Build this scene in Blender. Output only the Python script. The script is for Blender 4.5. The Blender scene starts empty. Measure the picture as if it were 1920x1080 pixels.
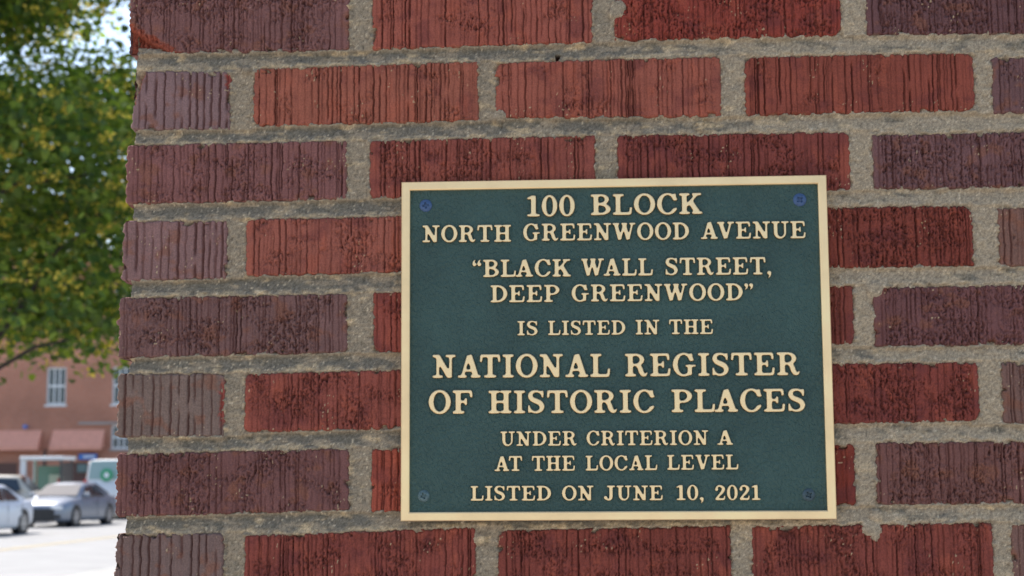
import bpy, math, random
import numpy as np
from mathutils import Vector, Matrix

sc = bpy.context.scene
COLL = sc.collection
rad = math.radians

# ------------------------------------------------------------------ camera
YAW, PITCH, ROLL = rad(-3.3274), rad(6.8536), rad(-0.3421)
cy_, sy_, cp_, sp_ = math.cos(YAW), math.sin(YAW), math.cos(PITCH), math.sin(PITCH)
fwd = Vector((sy_*cp_, cy_*cp_, sp_))
rt = Vector((cy_, -sy_, 0)); up = rt.cross(fwd)
r2 = rt*math.cos(ROLL) + up*math.sin(ROLL)
u2 = -rt*math.sin(ROLL) + up*math.cos(ROLL)
CAM = Vector((0.2111, -1.3359, 1.67))
cd = bpy.data.cameras.new('camera'); cam = bpy.data.objects.new('camera', cd); COLL.objects.link(cam)
M = Matrix((r2, u2, -fwd)).transposed().to_4x4(); M.translation = CAM
cam.matrix_world = M
cd.sensor_width = 36; cd.lens = 54.375; cd.clip_start = 0.05; cd.clip_end = 2000
cd.dof.use_dof = True; cd.dof.focus_distance = 1.37; cd.dof.aperture_fstop = 13
sc.camera = cam

# ------------------------------------------------------------------ light
SUN_AZ, SUN_EL = rad(-48), rad(52)          # ahead of the camera and to the left
sun_dir = Vector((math.sin(SUN_AZ)*math.cos(SUN_EL), math.cos(SUN_AZ)*math.cos(SUN_EL), math.sin(SUN_EL)))
wd = bpy.data.worlds.new('World'); sc.world = wd; wd.use_nodes = True
nt = wd.node_tree; nt.nodes.clear()
wo = nt.nodes.new('ShaderNodeOutputWorld'); bg = nt.nodes.new('ShaderNodeBackground'); sk = nt.nodes.new('ShaderNodeTexSky')
sk.sky_type = 'NISHITA'; sk.sun_disc = False; sk.sun_elevation = SUN_EL; sk.sun_rotation = SUN_AZ
sk.altitude = 200; sk.air_density = 1.0; sk.dust_density = 1.6; sk.ozone_density = 1.0
nt.links.new(sk.outputs[0], bg.inputs[0]); nt.links.new(bg.outputs[0], wo.inputs[0]); bg.inputs[1].default_value = 0.11
sl = bpy.data.lights.new('sun', 'SUN'); sl.energy = 3.2; sl.angle = rad(0.53); sl.color = (1, 0.95, 0.88)
so = bpy.data.objects.new('sun', sl); COLL.objects.link(so); so.rotation_mode = 'QUATERNION'
so.rotation_quaternion = sun_dir.to_track_quat('Z', 'Y')
sc.view_settings.view_transform = 'Standard'; sc.view_settings.look = 'None'
sc.view_settings.exposure = 1.22; sc.view_settings.gamma = 1; sc.view_settings.use_curve_mapping = False

Z0 = 2.1087      # height of the wall datum (plane tables below are mm from it)

# ------------------------------------------------------------------ helpers
def lin(c):
    a = np.asarray(c, float)/255.0
    return np.where(a <= 0.04045, a/12.92, ((a+0.055)/1.055)**2.4)
_T = {}
def pn(x, y, seed=0):
    if seed not in _T:
        a = np.random.RandomState(seed+11).rand(256, 256)*2*np.pi
        _T[seed] = (np.cos(a), np.sin(a))
    gx, gy = _T[seed]
    xi = np.floor(x).astype(int); yi = np.floor(y).astype(int); fx = x-xi; fy = y-yi
    u = fx*fx*fx*(fx*(fx*6-15)+10); v = fy*fy*fy*(fy*(fy*6-15)+10)
    def d(i, j):
        a = (xi+i) & 255; b = (yi+j) & 255
        return gx[a, b]*(fx-i) + gy[a, b]*(fy-j)
    n0 = d(0, 0)*(1-u)+d(1, 0)*u; n1 = d(0, 1)*(1-u)+d(1, 1)*u
    return (n0*(1-v)+n1*v)*1.5
def fbm(x, y, seed=0, o=3):
    s = 0; a = 1.0; t = 0
    for i in range(o):
        s = s + a*pn(x*2**i+i*17.3, y*2**i+i*9.1, seed+i); t += a; a *= 0.55
    return s/t*1.25
def sstep(a, b, x):
    t = np.clip((x-a)/(b-a), 0, 1); return t*t*(3-2*t)
def mixc(a, b, t): return a*(1-t[..., None]) + b*t[..., None]

def setp(o, label=None, cat=None, group=None, kind=None):
    if label: o['label'] = label
    if cat: o['category'] = cat
    if group: o['group'] = group
    if kind: o['kind'] = kind
    return o
def empty(name, loc=(0, 0, 0), rz=0, label=None, cat=None, group=None):
    o = bpy.data.objects.new(name, None); COLL.objects.link(o); o.location = loc; o.rotation_euler = (0, 0, rz)
    o.empty_display_size = 0.1
    return setp(o, label, cat, group)
def mk(name, V, F, mat=None, parent=None, smooth=False, col=None, loc=None):
    me = bpy.data.meshes.new(name)
    me.from_pydata(V, [], F)
    if col is not None:
        at = me.color_attributes.new('Col', 'FLOAT_COLOR', 'POINT')
        c = np.ones((len(V), 4), np.float32); c[:, :3] = col; at.data.foreach_set('color', c.ravel())
    if smooth: me.polygons.foreach_set('use_smooth', np.ones(len(me.polygons), bool))
    if mat: me.materials.append(mat)
    me.update()
    o = bpy.data.objects.new(name, me); COLL.objects.link(o)
    if parent is not None: o.parent = parent
    if loc is not None: o.location = loc
    return o
def inst(name, src, parent, loc=(0, 0, 0), rot=(0, 0, 0), scale=(1, 1, 1)):
    o = src.copy(); o.name = name; COLL.objects.link(o); o.parent = parent; o.location = loc; o.rotation_euler = rot; o.scale = scale
    return o
class MB:
    """collects simple shapes into one mesh"""
    def __init__(s): s.v = []; s.f = []
    def box(s, x0, x1, y0, y1, z0, z1):
        n = len(s.v)
        s.v += [(x0, y0, z0), (x1, y0, z0), (x1, y1, z0), (x0, y1, z0), (x0, y0, z1), (x1, y0, z1), (x1, y1, z1), (x0, y1, z1)]
        s.f += [tuple(n+i for i in q) for q in ((0, 3, 2, 1), (4, 5, 6, 7), (0, 1, 5, 4), (1, 2, 6, 5), (2, 3, 7, 6), (3, 0, 4, 7))]
        return s
    def bbox(s, x0, x1, y0, y1, z0, z1, b):
        """box with chamfered vertical-face edges, all round"""
        n = len(s.v)
        for z, i in ((z0, b), (z0+b, 0), (z1-b, 0), (z1, b)):
            for (x, y) in ((x0+i+b*(i == 0), y0+i), (x1-i-b*(i == 0), y0+i), (x1-i, y0+i+b*(i == 0)), (x1-i, y1-i-b*(i == 0)),
                           (x1-i-b*(i == 0), y1-i), (x0+i+b*(i == 0), y1-i), (x0+i, y1-i-b*(i == 0)), (x0+i, y0+i+b*(i == 0))):
                s.v.append((x, y, z))
        for k in range(3):
            for j in range(8):
                a = n+k*8+j; c = n+k*8+(j+1) % 8
                s.f.append((a, c, c+8, a+8))
        s.f.append(tuple(n+j for j in range(7, -1, -1))); s.f.append(tuple(n+24+j for j in range(8)))
        return s
    def cyl(s, p, q, r0, r1=None, n=12, cap=True):
        r1 = r0 if r1 is None else r1
        p = Vector(p); q = Vector(q); d = (q-p).normalized()
        a = d.orthogonal().normalized(); b = d.cross(a); k = len(s.v)
        for c, r in ((p, r0), (q, r1)):
            for i in range(n):
                t = 2*math.pi*i/n; s.v.append(tuple(c+a*(r*math.cos(t))+b*(r*math.sin(t))))
        for i in range(n):
            j = (i+1) % n; s.f.append((k+i, k+j, k+n+j, k+n+i))
        if cap: s.f.append(tuple(k+i for i in range(n-1, -1, -1))); s.f.append(tuple(k+n+i for i in range(n)))
        return s
    def tube(s, pts, rads, n=8):
        k = len(s.v); P = [Vector(p) for p in pts]; ref = Vector((0.3, 0.9, 0.2))
        for i, p in enumerate(P):
            d = (P[min(i+1, len(P)-1)]-P[max(i-1, 0)]).normalized()
            a = d.cross(ref).normalized(); b = d.cross(a)
            for j in range(n):
                t = 2*math.pi*j/n; s.v.append(tuple(p+a*(rads[i]*math.cos(t))+b*(rads[i]*math.sin(t))))
        for i in range(len(P)-1):
            for j in range(n):
                m = (j+1) % n; s.f.append((k+i*n+j, k+i*n+m, k+(i+1)*n+m, k+(i+1)*n+j))
        return s
    def quad(s, *p):
        n = len(s.v); s.v += [tuple(q) for q in p]; s.f.append(tuple(range(n, n+len(p)))); return s
    def build(s, name, mat, parent=None, smooth=False, loc=None): return mk(name, s.v, s.f, mat, parent, smooth, None, loc)

# ------------------------------------------------------------------ materials
def mat(name, base=(0.5, 0.5, 0.5), rough=0.6, metal=0, spec=0.5, noise=None, bump=None, vcol=False, coat=0, trans=None):
    """noise=(scale, amount): value mottling; bump=(scale, strength, distance)"""
    m = bpy.data.materials.new(name); m.use_nodes = True; t = m.node_tree; b = t.nodes['Principled BSDF']
    b.inputs['Base Color'].default_value = (*base, 1); b.inputs['Roughness'].default_value = rough
    b.inputs['Metallic'].default_value = metal; b.inputs['Specular IOR Level'].default_value = spec
    b.inputs['Coat Weight'].default_value = coat; b.inputs['Coat Roughness'].default_value = 0.06
    tc = t.nodes.new('ShaderNodeTexCoord')
    src = None
    if vcol:
        a = t.nodes.new('ShaderNodeVertexColor'); a.layer_name = 'Col'; src = a.outputs[0]
    if noise:
        n = t.nodes.new('ShaderNodeTexNoise'); n.inputs['Scale'].default_value = noise[0]; n.inputs['Detail'].default_value = 6
        n.inputs['Roughness'].default_value = 0.65
        t.links.new(tc.outputs['Object'], n.inputs['Vector'])
        mr = t.nodes.new('ShaderNodeMapRange'); mr.inputs[1].default_value = 0.3; mr.inputs[2].default_value = 0.7
        mr.inputs[3].default_value = 1-noise[1]; mr.inputs[4].default_value = 1+noise[1]
        t.links.new(n.outputs[0], mr.inputs[0])
        mx = t.nodes.new('ShaderNodeMix'); mx.data_type = 'RGBA'; mx.blend_type = 'MULTIPLY'; mx.inputs[0].default_value = 1
        if src: t.links.new(src, mx.inputs[6])
        else: mx.inputs[6].default_value = (*base, 1)
        t.links.new(mr.outputs[0], mx.inputs[7]); src = mx.outputs[2]
    if src: t.links.new(src, b.inputs['Base Color'])
    if bump:
        n = t.nodes.new('ShaderNodeTexNoise'); n.inputs['Scale'].default_value = bump[0]; n.inputs['Detail'].default_value = 5
        t.links.new(tc.outputs['Object'], n.inputs['Vector'])
        bp = t.nodes.new('ShaderNodeBump'); bp.inputs['Strength'].default_value = bump[1]; bp.inputs['Distance'].default_value = bump[2]
        t.links.new(n.outputs[0], bp.inputs['Height']); t.links.new(bp.outputs[0], b.inputs['Normal'])
    return m

M_brick = mat('brick_clay', rough=0.9, spec=0.25, vcol=True, noise=(700, 0.28), bump=(1000, 0.9, 0.0006))
M_mortar = mat('mortar', rough=0.95, spec=0.2, vcol=True, noise=(1300, 0.45), bump=(1500, 1.0, 0.0008))
# ------------------------------------------------------------------ brick wall (near)
ALB = np.array([0.63, 0.72, 0.84])      # share of the shade light the measured tones are divided by
BR = [ # course, x0, x1, ztop l/r, zbot l/r (mm), tone, ruggedness
  (0, -211.7, -11.1, 4.0, 2.5, -60.9, -62.4, (105, 75, 74), 0.65),
  (0, 9.1, 207.0, 2.5, 0.9, -61.9, -60.0, (128, 73, 63), 0.25),
  (0, 225.0, 424.9, 0.9, 0.2, -59.0, -58.7, (118, 55, 47), 0.8),
  (0, 446.3, 652.4, 0.6, -0.3, -58.7, -61.5, (90, 64, 66), 0.9),
  (1, -207.4, -117.7, -76.3, -78.2, -131.1, -132.3, (110, 90, 92), 0.1),
  (1, -97.5, 104.7, -76.2, -73.8, -130.3, -128.4, (131, 79, 66), 0.3),
  (1, 119.3, 318.9, -75.5, -74.1, -126.8, -129.2, (127, 74, 63), 0.25),
  (1, 338.8, 537.9, -75.1, -75.7, -128.7, -128.3, (116, 62, 52), 0.15),
  (1, 552.3, 751.3, -80.7, -81.8, -131.0, -132.1, (94, 70, 72), 0.3),
  (2, -211.1, -12.0, -144.1, -143.5, -198.8, -197.2, (109, 75, 74), 0.5),
  (2, 7.4, 207.6, -143.9, -142.9, -197.1, -195.6, (119, 67, 59), 0.6),
  (2, 226.3, 428.8, -143.2, -144.2, -197.4, -197.0, (106, 56, 51), 0.6),
  (2, 447.5, 653.4, -147.4, -146.6, -195.9, -197.0, (96, 70, 72), 0.7),
  (3, -212.8, -118.4, -212.7, -214.2, -267.7, -266.6, (112, 88, 88), 0.12),
  (3, -102.3, 99.1, -213.0, -211.4, -264.9, -261.9, (128, 77, 67), 0.5),
  (3, 115.9, 315.4, -210.7, -210.2, -263.6, -263.0, (110, 46, 39), 0.5),
  (3, 333.8, 531.4, -210.0, -210.8, -265.1, -264.1, (105, 53, 45), 0.8),
  (3, 552.1, 747.8, -213.0, -214.4, -264.9, -265.3, (105, 79, 72), 0.2),
  (4, -215.0, -10.6, -281.4, -280.2, -335.8, -333.2, (99, 75, 74), 0.7),
  (4, 11.4, 211.0, -279.6, -278.9, -333.4, -330.9, (119, 63, 55), 0.3),
  (4, 228.6, 427.7, -279.1, -278.5, -331.1, -330.4, (105, 56, 49), 0.4),
  (4, 443.9, 648.7, -280.5, -280.5, -332.9, -332.4, (95, 65, 66), 0.7),
  (5, -214.2, -118.6, -348.9, -349.4, -404.9, -405.6, (103, 89, 84), 0.15),
  (5, -101.6, 98.7, -350.0, -346.8, -402.0, -398.9, (118, 65, 57), 0.6),
  (5, 115.3, 313.4, -347.0, -346.2, -399.1, -398.3, (110, 46, 39), 0.5),
  (5, 332.0, 530.9, -346.4, -345.7, -399.8, -396.8, (108, 55, 49), 0.8),
  (5, 549.5, 744.2, -346.3, -346.5, -399.7, -398.5, (99, 77, 72), 0.2),
  (6, -213.4, -8.3, -418.8, -415.6, -474.6, -469.6, (99, 69, 68), 0.6),
  (6, 10.2, 211.1, -416.2, -415.3, -471.0, -467.9, (128, 65, 53), 0.3),
  (6, 226.6, 424.7, -416.3, -415.0, -470.2, -467.1, (104, 47, 39), 0.3),
  (6, 441.7, 646.2, -413.8, -413.0, -467.1, -466.3, (99, 69, 66), 0.6),
  (7, -212.6, -117.2, -488.3, -487.8, -544.3, -542.7, (100, 84, 82), 0.12),
  (7, -99.6, 101.5, -489.7, -483.6, -540.9, -536.7, (113, 60, 53), 0.5),
  (7, 119.7, 318.4, -486.4, -483.1, -536.7, -534.4, (107, 56, 49), 0.6),
  (7, 335.4, 537.1, -484.1, -480.9, -536.2, -533.0, (110, 58, 51), 0.6),
  (7, 551.6, 744.8, -482.8, -481.3, -533.0, -530.8, (103, 79, 74), 0.3),
]
# courses just outside the picture
for row, dz in ((-1, 0), (8, 0)):
    zt = -68.3*row-5 if row == -1 else -551.5
    zt = 63.5 if row == -1 else -551.5
    odd = row % 2
    xs = [(-212, -117.5 if odd else -11)]
    x = -99.5 if odd else 8
    while x < 720: xs.append((x, x+200)); x += 217.6
    for i, (a, b) in enumerate(xs):
        BR.append((row, a, b, zt, zt, zt-55, zt-55, [(112, 62, 60), (96, 72, 74), (120, 60, 54), (104, 54, 50)][(i+row) % 4], 0.4+0.15*(i % 3)))
RV = random.Random(4)
wall = empty('brick_wall', (0, 0, 0.15), 0, 'weathered red and purple grooved brick wall corner carrying the green plaque', 'wall')
WOFF = Vector((0, 0, -0.15))
MORT = lin((130, 122, 108))/ALB
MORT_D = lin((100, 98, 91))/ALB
MORT_B = lin((168, 153, 126))/ALB
STEP = 1.05
def edges(b, X, Z):
    s = np.clip((X-b[1])/(b[2]-b[1]), 0, 1)
    zt = b[3]*(1-s)+b[4]*s; zb = b[5]*(1-s)+b[6]*s
    return X-b[1], b[2]-X, zt-Z, Z-zb
bricks = []
for bi, b in enumerate(BR):
    row, x0, x1, ztl, ztr, zbl, zbr, tone, rug = b
    w = x1-x0; h = max(ztl-zbl, 1); seed = 100+bi*7
    rng = np.random.RandomState(seed)
    nx = int(w/0.66)+1; nz = int(h/0.95)+1
    S, T = np.meshgrid(np.linspace(0, 1, nx), np.linspace(0, 1, nz))
    X = x0+S*w; Zb = zbl*(1-S)+zbr*S; Zt = ztl*(1-S)+ztr*S; Z = Zb+(Zt-Zb)*T
    u = S*w; v = T*h; G = seed*3.7
    eL, eR, eT, eB = edges(b, X, Z)
    e = np.minimum(np.minimum(eL, eR), np.minimum(eT, eB))
    for ea, eb in ((eL, eT), (eR, eT), (eR, eB), (eL, eB)):    # rounded, knocked corners
        r_ = rng.choice([1.5, 3, 5, 9], p=[.25, .3, .3, .15])*(x0 > -200 or ea is eR)+.5
        e = np.where((ea < r_) & (eb < r_), np.minimum(e, r_-np.hypot(np.maximum(r_-ea, 0), np.maximum(r_-eb, 0))), e)
    corner = x0 < -200
    # rugged area mask; the ends of a stretcher are smooth
    Mk = np.clip(rug*1.5-0.32+fbm(X/38+G, Z/26, seed, 2)*1.3, 0, 1)
    em = np.clip((np.minimum(u-rng.uniform(2, 11), w-u-rng.uniform(2, 11)))/3, 0, 1)
    Mk = Mk*em if w > 120 or rug > .5 else Mk*0.25
    # vertical wire-cut grooves
    wob = fbm(X/30+G, Z/14, seed+1, 3)*0.9+fbm(X/6, Z/3.2+G, seed+2, 2)*0.35
    gro = np.zeros_like(X); x = rng.uniform(3, 8)
    while x < w-3:
        dep = rng.choice([0.7, 1.3, 2.2, 3.4], p=[.28, .34, .26, .12]); wi = rng.uniform(0.42, 0.85)
        if w < 120: dep = rng.uniform(1.3, 3.0); wi = rng.uniform(.6, 1.15)
        pres = sstep(-0.55, 0.15, pn(Z/22+x*3.1, Z*0+x*1.7+seed, seed+3)+0.25)
        d_ = (u-x+wob)/wi
        gro += dep*pres*np.exp(-d_**4)
        x += rng.uniform(1.6, 6.6) if w > 120 else rng.uniform(5.5, 10.0)
    fine = fbm(X/1.9+G, Z/55, seed+4, 2)*0.55 + fbm(X/4, Z/3+G, seed+5, 3)*0.22
    nb = fbm((X+wob*2)/2.7+G, Z/7.5, seed+6, 4)
    nc = fbm((X+wob)/2.0, Z/2.6+G, seed+12, 3)
    bark = -2.3*sstep(0.02, 0.42, nb)-1.6*sstep(.12, .45, -nc)+0.7*nc
    hgt = (1-Mk)*(-gro+fine)+Mk*(bark-gro*0.7)
    hgt += fbm(X/60+G, Z/40, seed+7, 2)*0.5+rng.uniform(-.5, .4)
    # worn arrises
    en = e+fbm(X/7+G, Z/7, seed+8, 3)*1.3+fbm(X/2.2, Z/2.2+G, seed+9, 2)*0.8-4.2*sstep(0.28, 0.62, fbm(X/17+G, Z/13, seed+22, 3))+.8
    hgt -= 7*np.clip(1-en/2.3, 0, 1)**1.5
    # colour
    c0 = lin(tone)/ALB; c = np.ones(X.shape+(3,))*c0
    purple = (tone[0]-tone[2]) < 36
    lo = fbm(X/45+G, Z/30, seed+10, 3)
    c = c*(1+0.16*lo)[..., None]
    if purple:
        c = mixc(c, lin((112, 74, 58))/ALB, 0.55*sstep(0.12, 0.5, fbm(X/20, Z/16+G, seed+13, 3)))
        c = mixc(c, lin((78, 47, 44))/ALB, 0.6*np.clip(gro*0.45+Mk*np.clip(-hgt-.3, 0, 2)*.4, 0, 1))  # brown clay in the grooves, plus painted cavity shade that follows depth
    else:
        c = mixc(c, lin((84, 44, 46))/ALB, 0.5*sstep(0.05, 0.55, fbm(X/34+G, Z/25, seed+13, 3)))
        c = mixc(c, lin((148, 80, 62))/ALB, 0.35*sstep(0.1, 0.6, fbm(X/18, Z/40+G, seed+14, 3)))
    if not purple: c = mixc(c, lin((66, 35, 30))/ALB, 0.58*np.clip(gro*0.45+Mk*np.clip(-hgt-.3, 0, 2)*.4, 0, 1))  # grooves and pits: dirt tone plus cavity shade painted in by depth
    # thin lime film and crumbs of mortar on the edges, a few specks
    film = sstep(2.6, 0.2, en)*sstep(-0.15, .45, fbm(X/9+G, Z/5, seed+15, 3))
    c = mixc(c, MORT, 0.55*film)
    sp = sstep(0.74, 0.82, fbm(X/2.4, Z/2.4+G, seed+16, 1))*sstep(0.42, 0.6, fbm(X/22+G, Z/22, seed+17, 1))
    hgt += sp*0.5; c = mixc(c, MORT_B, 0.8*sp)
    dx = np.zeros_like(X)
    if row == 1 and corner:      # broken corner, fresh pink clay
        ch = np.clip(1-(u/12.5+np.clip(h-v-2, 0, 99)/40), 0, 1)
        ch = np.clip(ch*2.2+fbm(X/5, Z/5, seed+18, 3)*.3*(ch > 0), 0, 1)
        hgt -= ch*8; dx += ch*2.5
        c = mixc(c, lin((176, 104, 88))/ALB*(1+.3*fbm(X/1.6, Z/1.6, 5, 2))[..., None], sstep(.05, .3, ch))
    if corner and row in (1, 5):      # fresh red clay along the worn right arris
        zc = (30 if row == 5 else 46)
        pt = sstep(5.5, 3.5, w-u+fbm(X/4, Z/4, 81, 2)*2.5)*sstep(24 if row == 5 else 9, 12 if row == 5 else 6, np.abs(v-zc))
        c = mixc(c, lin((132, 66, 60))/ALB, .85*pt); hgt -= pt*1.2
    if row == 0 and corner:      # chipped lower corner with mortar in it
        ch = np.clip(1.15-(u/44+v/27), 0, 1)
        rim = sstep(0.0, .12, ch+fbm(X/8, Z/5, 77, 2)*.12)*(ch > 0)
        hgt -= rim*2.0+sstep(.22, .4, ch)*7
        c = mixc(c, lin((122, 64, 50))/ALB*(1+.3*fbm(X/2, Z/2, 6, 2))[..., None], rim*.9)
    if corner:
        dx += (fbm(Z/7, X*0+seed, seed+19, 3)*2.8+fbm(Z/2.2, X*0+3.3, seed+20, 2)*.9-.5)*np.clip(1-u/6, 0, 1)
        dx += 3.0*np.clip(1-eT/3.5, 0, 1)**2*np.clip(1-u/5, 0, 1)+3.0*np.clip(1-eB/3.5, 0, 1)**2*np.clip(1-u/5, 0, 1)
    V = np.stack([X+dx, -hgt, Z], -1)/1000.0
    idx = np.arange(nx*nz).reshape(nz, nx)
    F = np.stack([idx[:-1, :-1], idx[:-1, 1:], idx[1:, 1:], idx[1:, :-1]], -1).reshape(-1, 4)
    # sides back into the wall
    per = np.concatenate([idx[0, :], idx[1:, -1], idx[-1, -2::-1], idx[-2:0:-1, 0]])
    Vf = V.reshape(-1, 3); cf = c.reshape(-1, 3)
    depth = 0.098 if (row % 2 == 0) else 0.2
    if not corner: depth = 0.06
    lev = [0.004, 0.012, 0.025, 0.04, 0.058, 0.078, depth-.003, depth] if corner else [depth]
    prev = per; n0 = len(Vf); Vs = [Vf]; Cs = [cf]; Fs = [F]
    for li, yy in enumerate(lev):
        P = Vf[per].copy(); P[:, 1] = yy
        if corner:
            lf = P[:, 0] < x0/1000+.006; k_ = min(1, (li+1)/2); P[:, 0] = np.where(lf, P[:, 0]*(1-k_)+(x0/1000+.0012)*k_, P[:, 0])+0.0009*fbm(P[:, 2]*220, P[:, 1]*300+3, seed+21, 3)
        cur = np.arange(n0, n0+len(per)); n0 += len(per); Vs.append(P)
        if corner: Cs.append((np.ones((len(per), 3))*c0)*(1+.25*fbm(P[:, 2]*90, P[:, 1]*60+seed, seed+23, 3))[:, None])
        else: Cs.append(cf[per])
        Fs.append(np.stack([prev, cur, np.roll(cur, -1), np.roll(prev, -1)], -1)); prev = cur
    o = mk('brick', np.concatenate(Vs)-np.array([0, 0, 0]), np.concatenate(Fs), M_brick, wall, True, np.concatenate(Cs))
    o.location = (0, 0, Z0-0.15)

# mortar: one relief sheet between the bricks
x_lo, x_hi, z_lo, z_hi = -205.0, 722.0, -612.0, 74.0
ms = 1.25
XX, ZZ = np.meshgrid(np.arange(x_lo, x_hi, ms), np.arange(z_lo, z_hi, ms))
dout = np.full(XX.shape, 1e3); din = np.full(XX.shape, -1e3); dn_up = np.full(XX.shape, 60.0); dn_dn = np.full(XX.shape, 60.0); side = np.zeros(XX.shape)
for b in BR:
    i0 = max(int((b[1]-25-x_lo)/ms), 0); i1 = int((b[2]+25-x_lo)/ms); j0 = max(int((min(b[5], b[6])-22-z_lo)/ms), 0); j1 = int((max(b[3], b[4])+22-z_lo)/ms)
    if i1 <= 0 or j1 <= 0: continue
    sl_ = (slice(j0, j1), slice(i0, i1)); X = XX[sl_]; Z = ZZ[sl_]
    eL, eR, eT, eB = edges(b, X, Z)
    m = np.minimum(np.minimum(eL, eR), np.minimum(eT, eB))
    out = np.hypot(np.maximum(np.maximum(-eL, -eR), 0), np.maximum(np.maximum(-eT, -eB), 0))
    dout[sl_] = np.where(m > 0, 0, np.minimum(dout[sl_], out)); din[sl_] = np.maximum(din[sl_], m)
    dn_up[sl_] = np.where((eB < 0), np.minimum(dn_up[sl_], -eB), dn_up[sl_])     # brick above
    dn_dn[sl_] = np.where((eT < 0), np.minimum(dn_dn[sl_], -eT), dn_dn[sl_])     # brick below
    side[sl_] = np.maximum(side[sl_], ((eT > 0) & (eB > 0)).astype(float))
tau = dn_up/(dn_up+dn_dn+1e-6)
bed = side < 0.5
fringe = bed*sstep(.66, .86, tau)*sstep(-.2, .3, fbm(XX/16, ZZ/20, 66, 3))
n1 = fbm(XX/22, ZZ/14, 31, 3); n2 = fbm(XX/6, ZZ/6, 35, 3); n3 = fbm(XX/2.0, ZZ/2.0, 39, 2)
flush = sstep(180, 420, XX)*0.9              # the joints on the right are fuller
base = np.where(bed, -(6.2*(1-tau)+1.7*tau)-1.2*sstep(.1, .5, n1), -3.2-1.2*n1)+flush*1.5
H = base+1.0*n1+0.9*n2+0.85*n3
smear = -1.5+5.0*np.clip(fbm(XX/10, ZZ/6, 43, 3)+.02, -0.6, 1)+0.7*n3-np.clip(din, 0, 99)*1.0
H = np.where(din > 0, smear, H*sstep(-0.2, 3.0, dout)+(smear)*(1-sstep(-0.2, 3.0, dout)))
for hx, hz, r_, d_ in ((174.9, -72.4, 2.4, 9),):
    rr = np.hypot(XX-hx, ZZ-hz); H = np.where(rr < r_, H-d_, H)
for lx, lz, lr in ((229.5, -28, 8), (124, -124, 6.5), (228, -33, 7), (330, -352, 7), (446, -283, 8), (441, -476, 6), (105, -494, 6), (-104, -78, 4), (-55, -75, 5)):
    rr = np.hypot((XX-lx), (ZZ-lz)*1.1)+n2*2.2; H = np.maximum(H, np.where(rr < lr, 1.3-(rr/lr)**4*2.6+n3*.5, -99))
for lx, lz, lw in ((432.5, -486, 3), (439, -488, 4), (300, -138, 2.5), (-20, -141, 3), (243, -141, 3)):
    rr = np.abs(XX-lx)+n2*1.5; rr = np.hypot(XX-lx, (ZZ-lz)*.7)+n2*2.4; H = np.maximum(H, np.where(rr < lw*1.6, 1.2-(rr/lw/1.6)**3*3+n3*.5, -99))
dirt_shade = sstep(-0.12, 0.22, fbm(XX/30, ZZ/11, 51, 4)+.20-0.35*sstep(150, 450, XX))*np.where(bed, sstep(1.05, .70, tau+n2*.35), 0.35*sstep(-.1, .3, fbm(XX/9, ZZ/16, 58, 3)))  # blotchy joint dirt, plus painted shade under the brick above
dirt_shade = dirt_shade*sstep(0, 2.2, dout)
C = mixc(np.ones(XX.shape+(3,))*MORT, MORT_D, 0.95*dirt_shade)
C = mixc(C, MORT_B, 0.75*sstep(0.25, 0.6, fbm(XX/26+5, ZZ/10, 55, 3))+0.3*flush/0.9*sstep(-.3, .5, n1))
C = mixc(C, MORT_B*1.12, .55*fringe)  # lower lip of bed joints: caught light painted into the colour
C = mixc(C, MORT*1.25, .7*sstep(200, 450, XX)*(1-dirt_shade))
C = C*(1+0.18*n2+0.5*n3)[..., None]
C = mixc(C, lin((205, 196, 176))/ALB*.8, sstep(.74, .85, fbm(XX/2.6, ZZ/2.6, 61, 1))*.7)
hx, hz = 174.9, -72.4
C = mixc(C, lin((70, 40, 30)), (np.hypot(XX-hx, ZZ-hz) < 2.4)*1.0)  # drill hole: darkness of its depth painted into the colour
XD = XX+np.clip(1-(XX-x_lo)/5, 0, 1)*(fbm(ZZ/6, XX*0, 71, 3)*2+.5)
idx = np.arange(XX.size).reshape(XX.shape); keep = (din < 6.5) | (H > -2.2)
fk = keep[:-1, :-1] | keep[1:, :-1] | keep[:-1, 1:] | keep[1:, 1:]
F = np.stack([idx[:-1, :-1], idx[:-1, 1:], idx[1:, 1:], idx[1:, :-1]], -1)[fk]
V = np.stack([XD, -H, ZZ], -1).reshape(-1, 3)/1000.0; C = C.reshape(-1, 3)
# left return edge of the joints
le = idx[:, 0]; P = V[le].copy(); P[:, 1] = 0.21; n0 = len(V)
F = np.concatenate([F, np.stack([le[:-1], le[1:], n0+np.arange(len(le)-1)+1, n0+np.arange(len(le)-1)], -1)])
V = np.concatenate([V, P]); C = np.concatenate([C, C[le]])
used = np.unique(F); rem = np.full(len(V), -1); rem[used] = np.arange(len(used))
o = mk('mortar', V[used], rem[F], M_mortar, wall, True, C[used], (0, 0, Z0-0.15)); o['kind'] = 'stuff'

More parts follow.
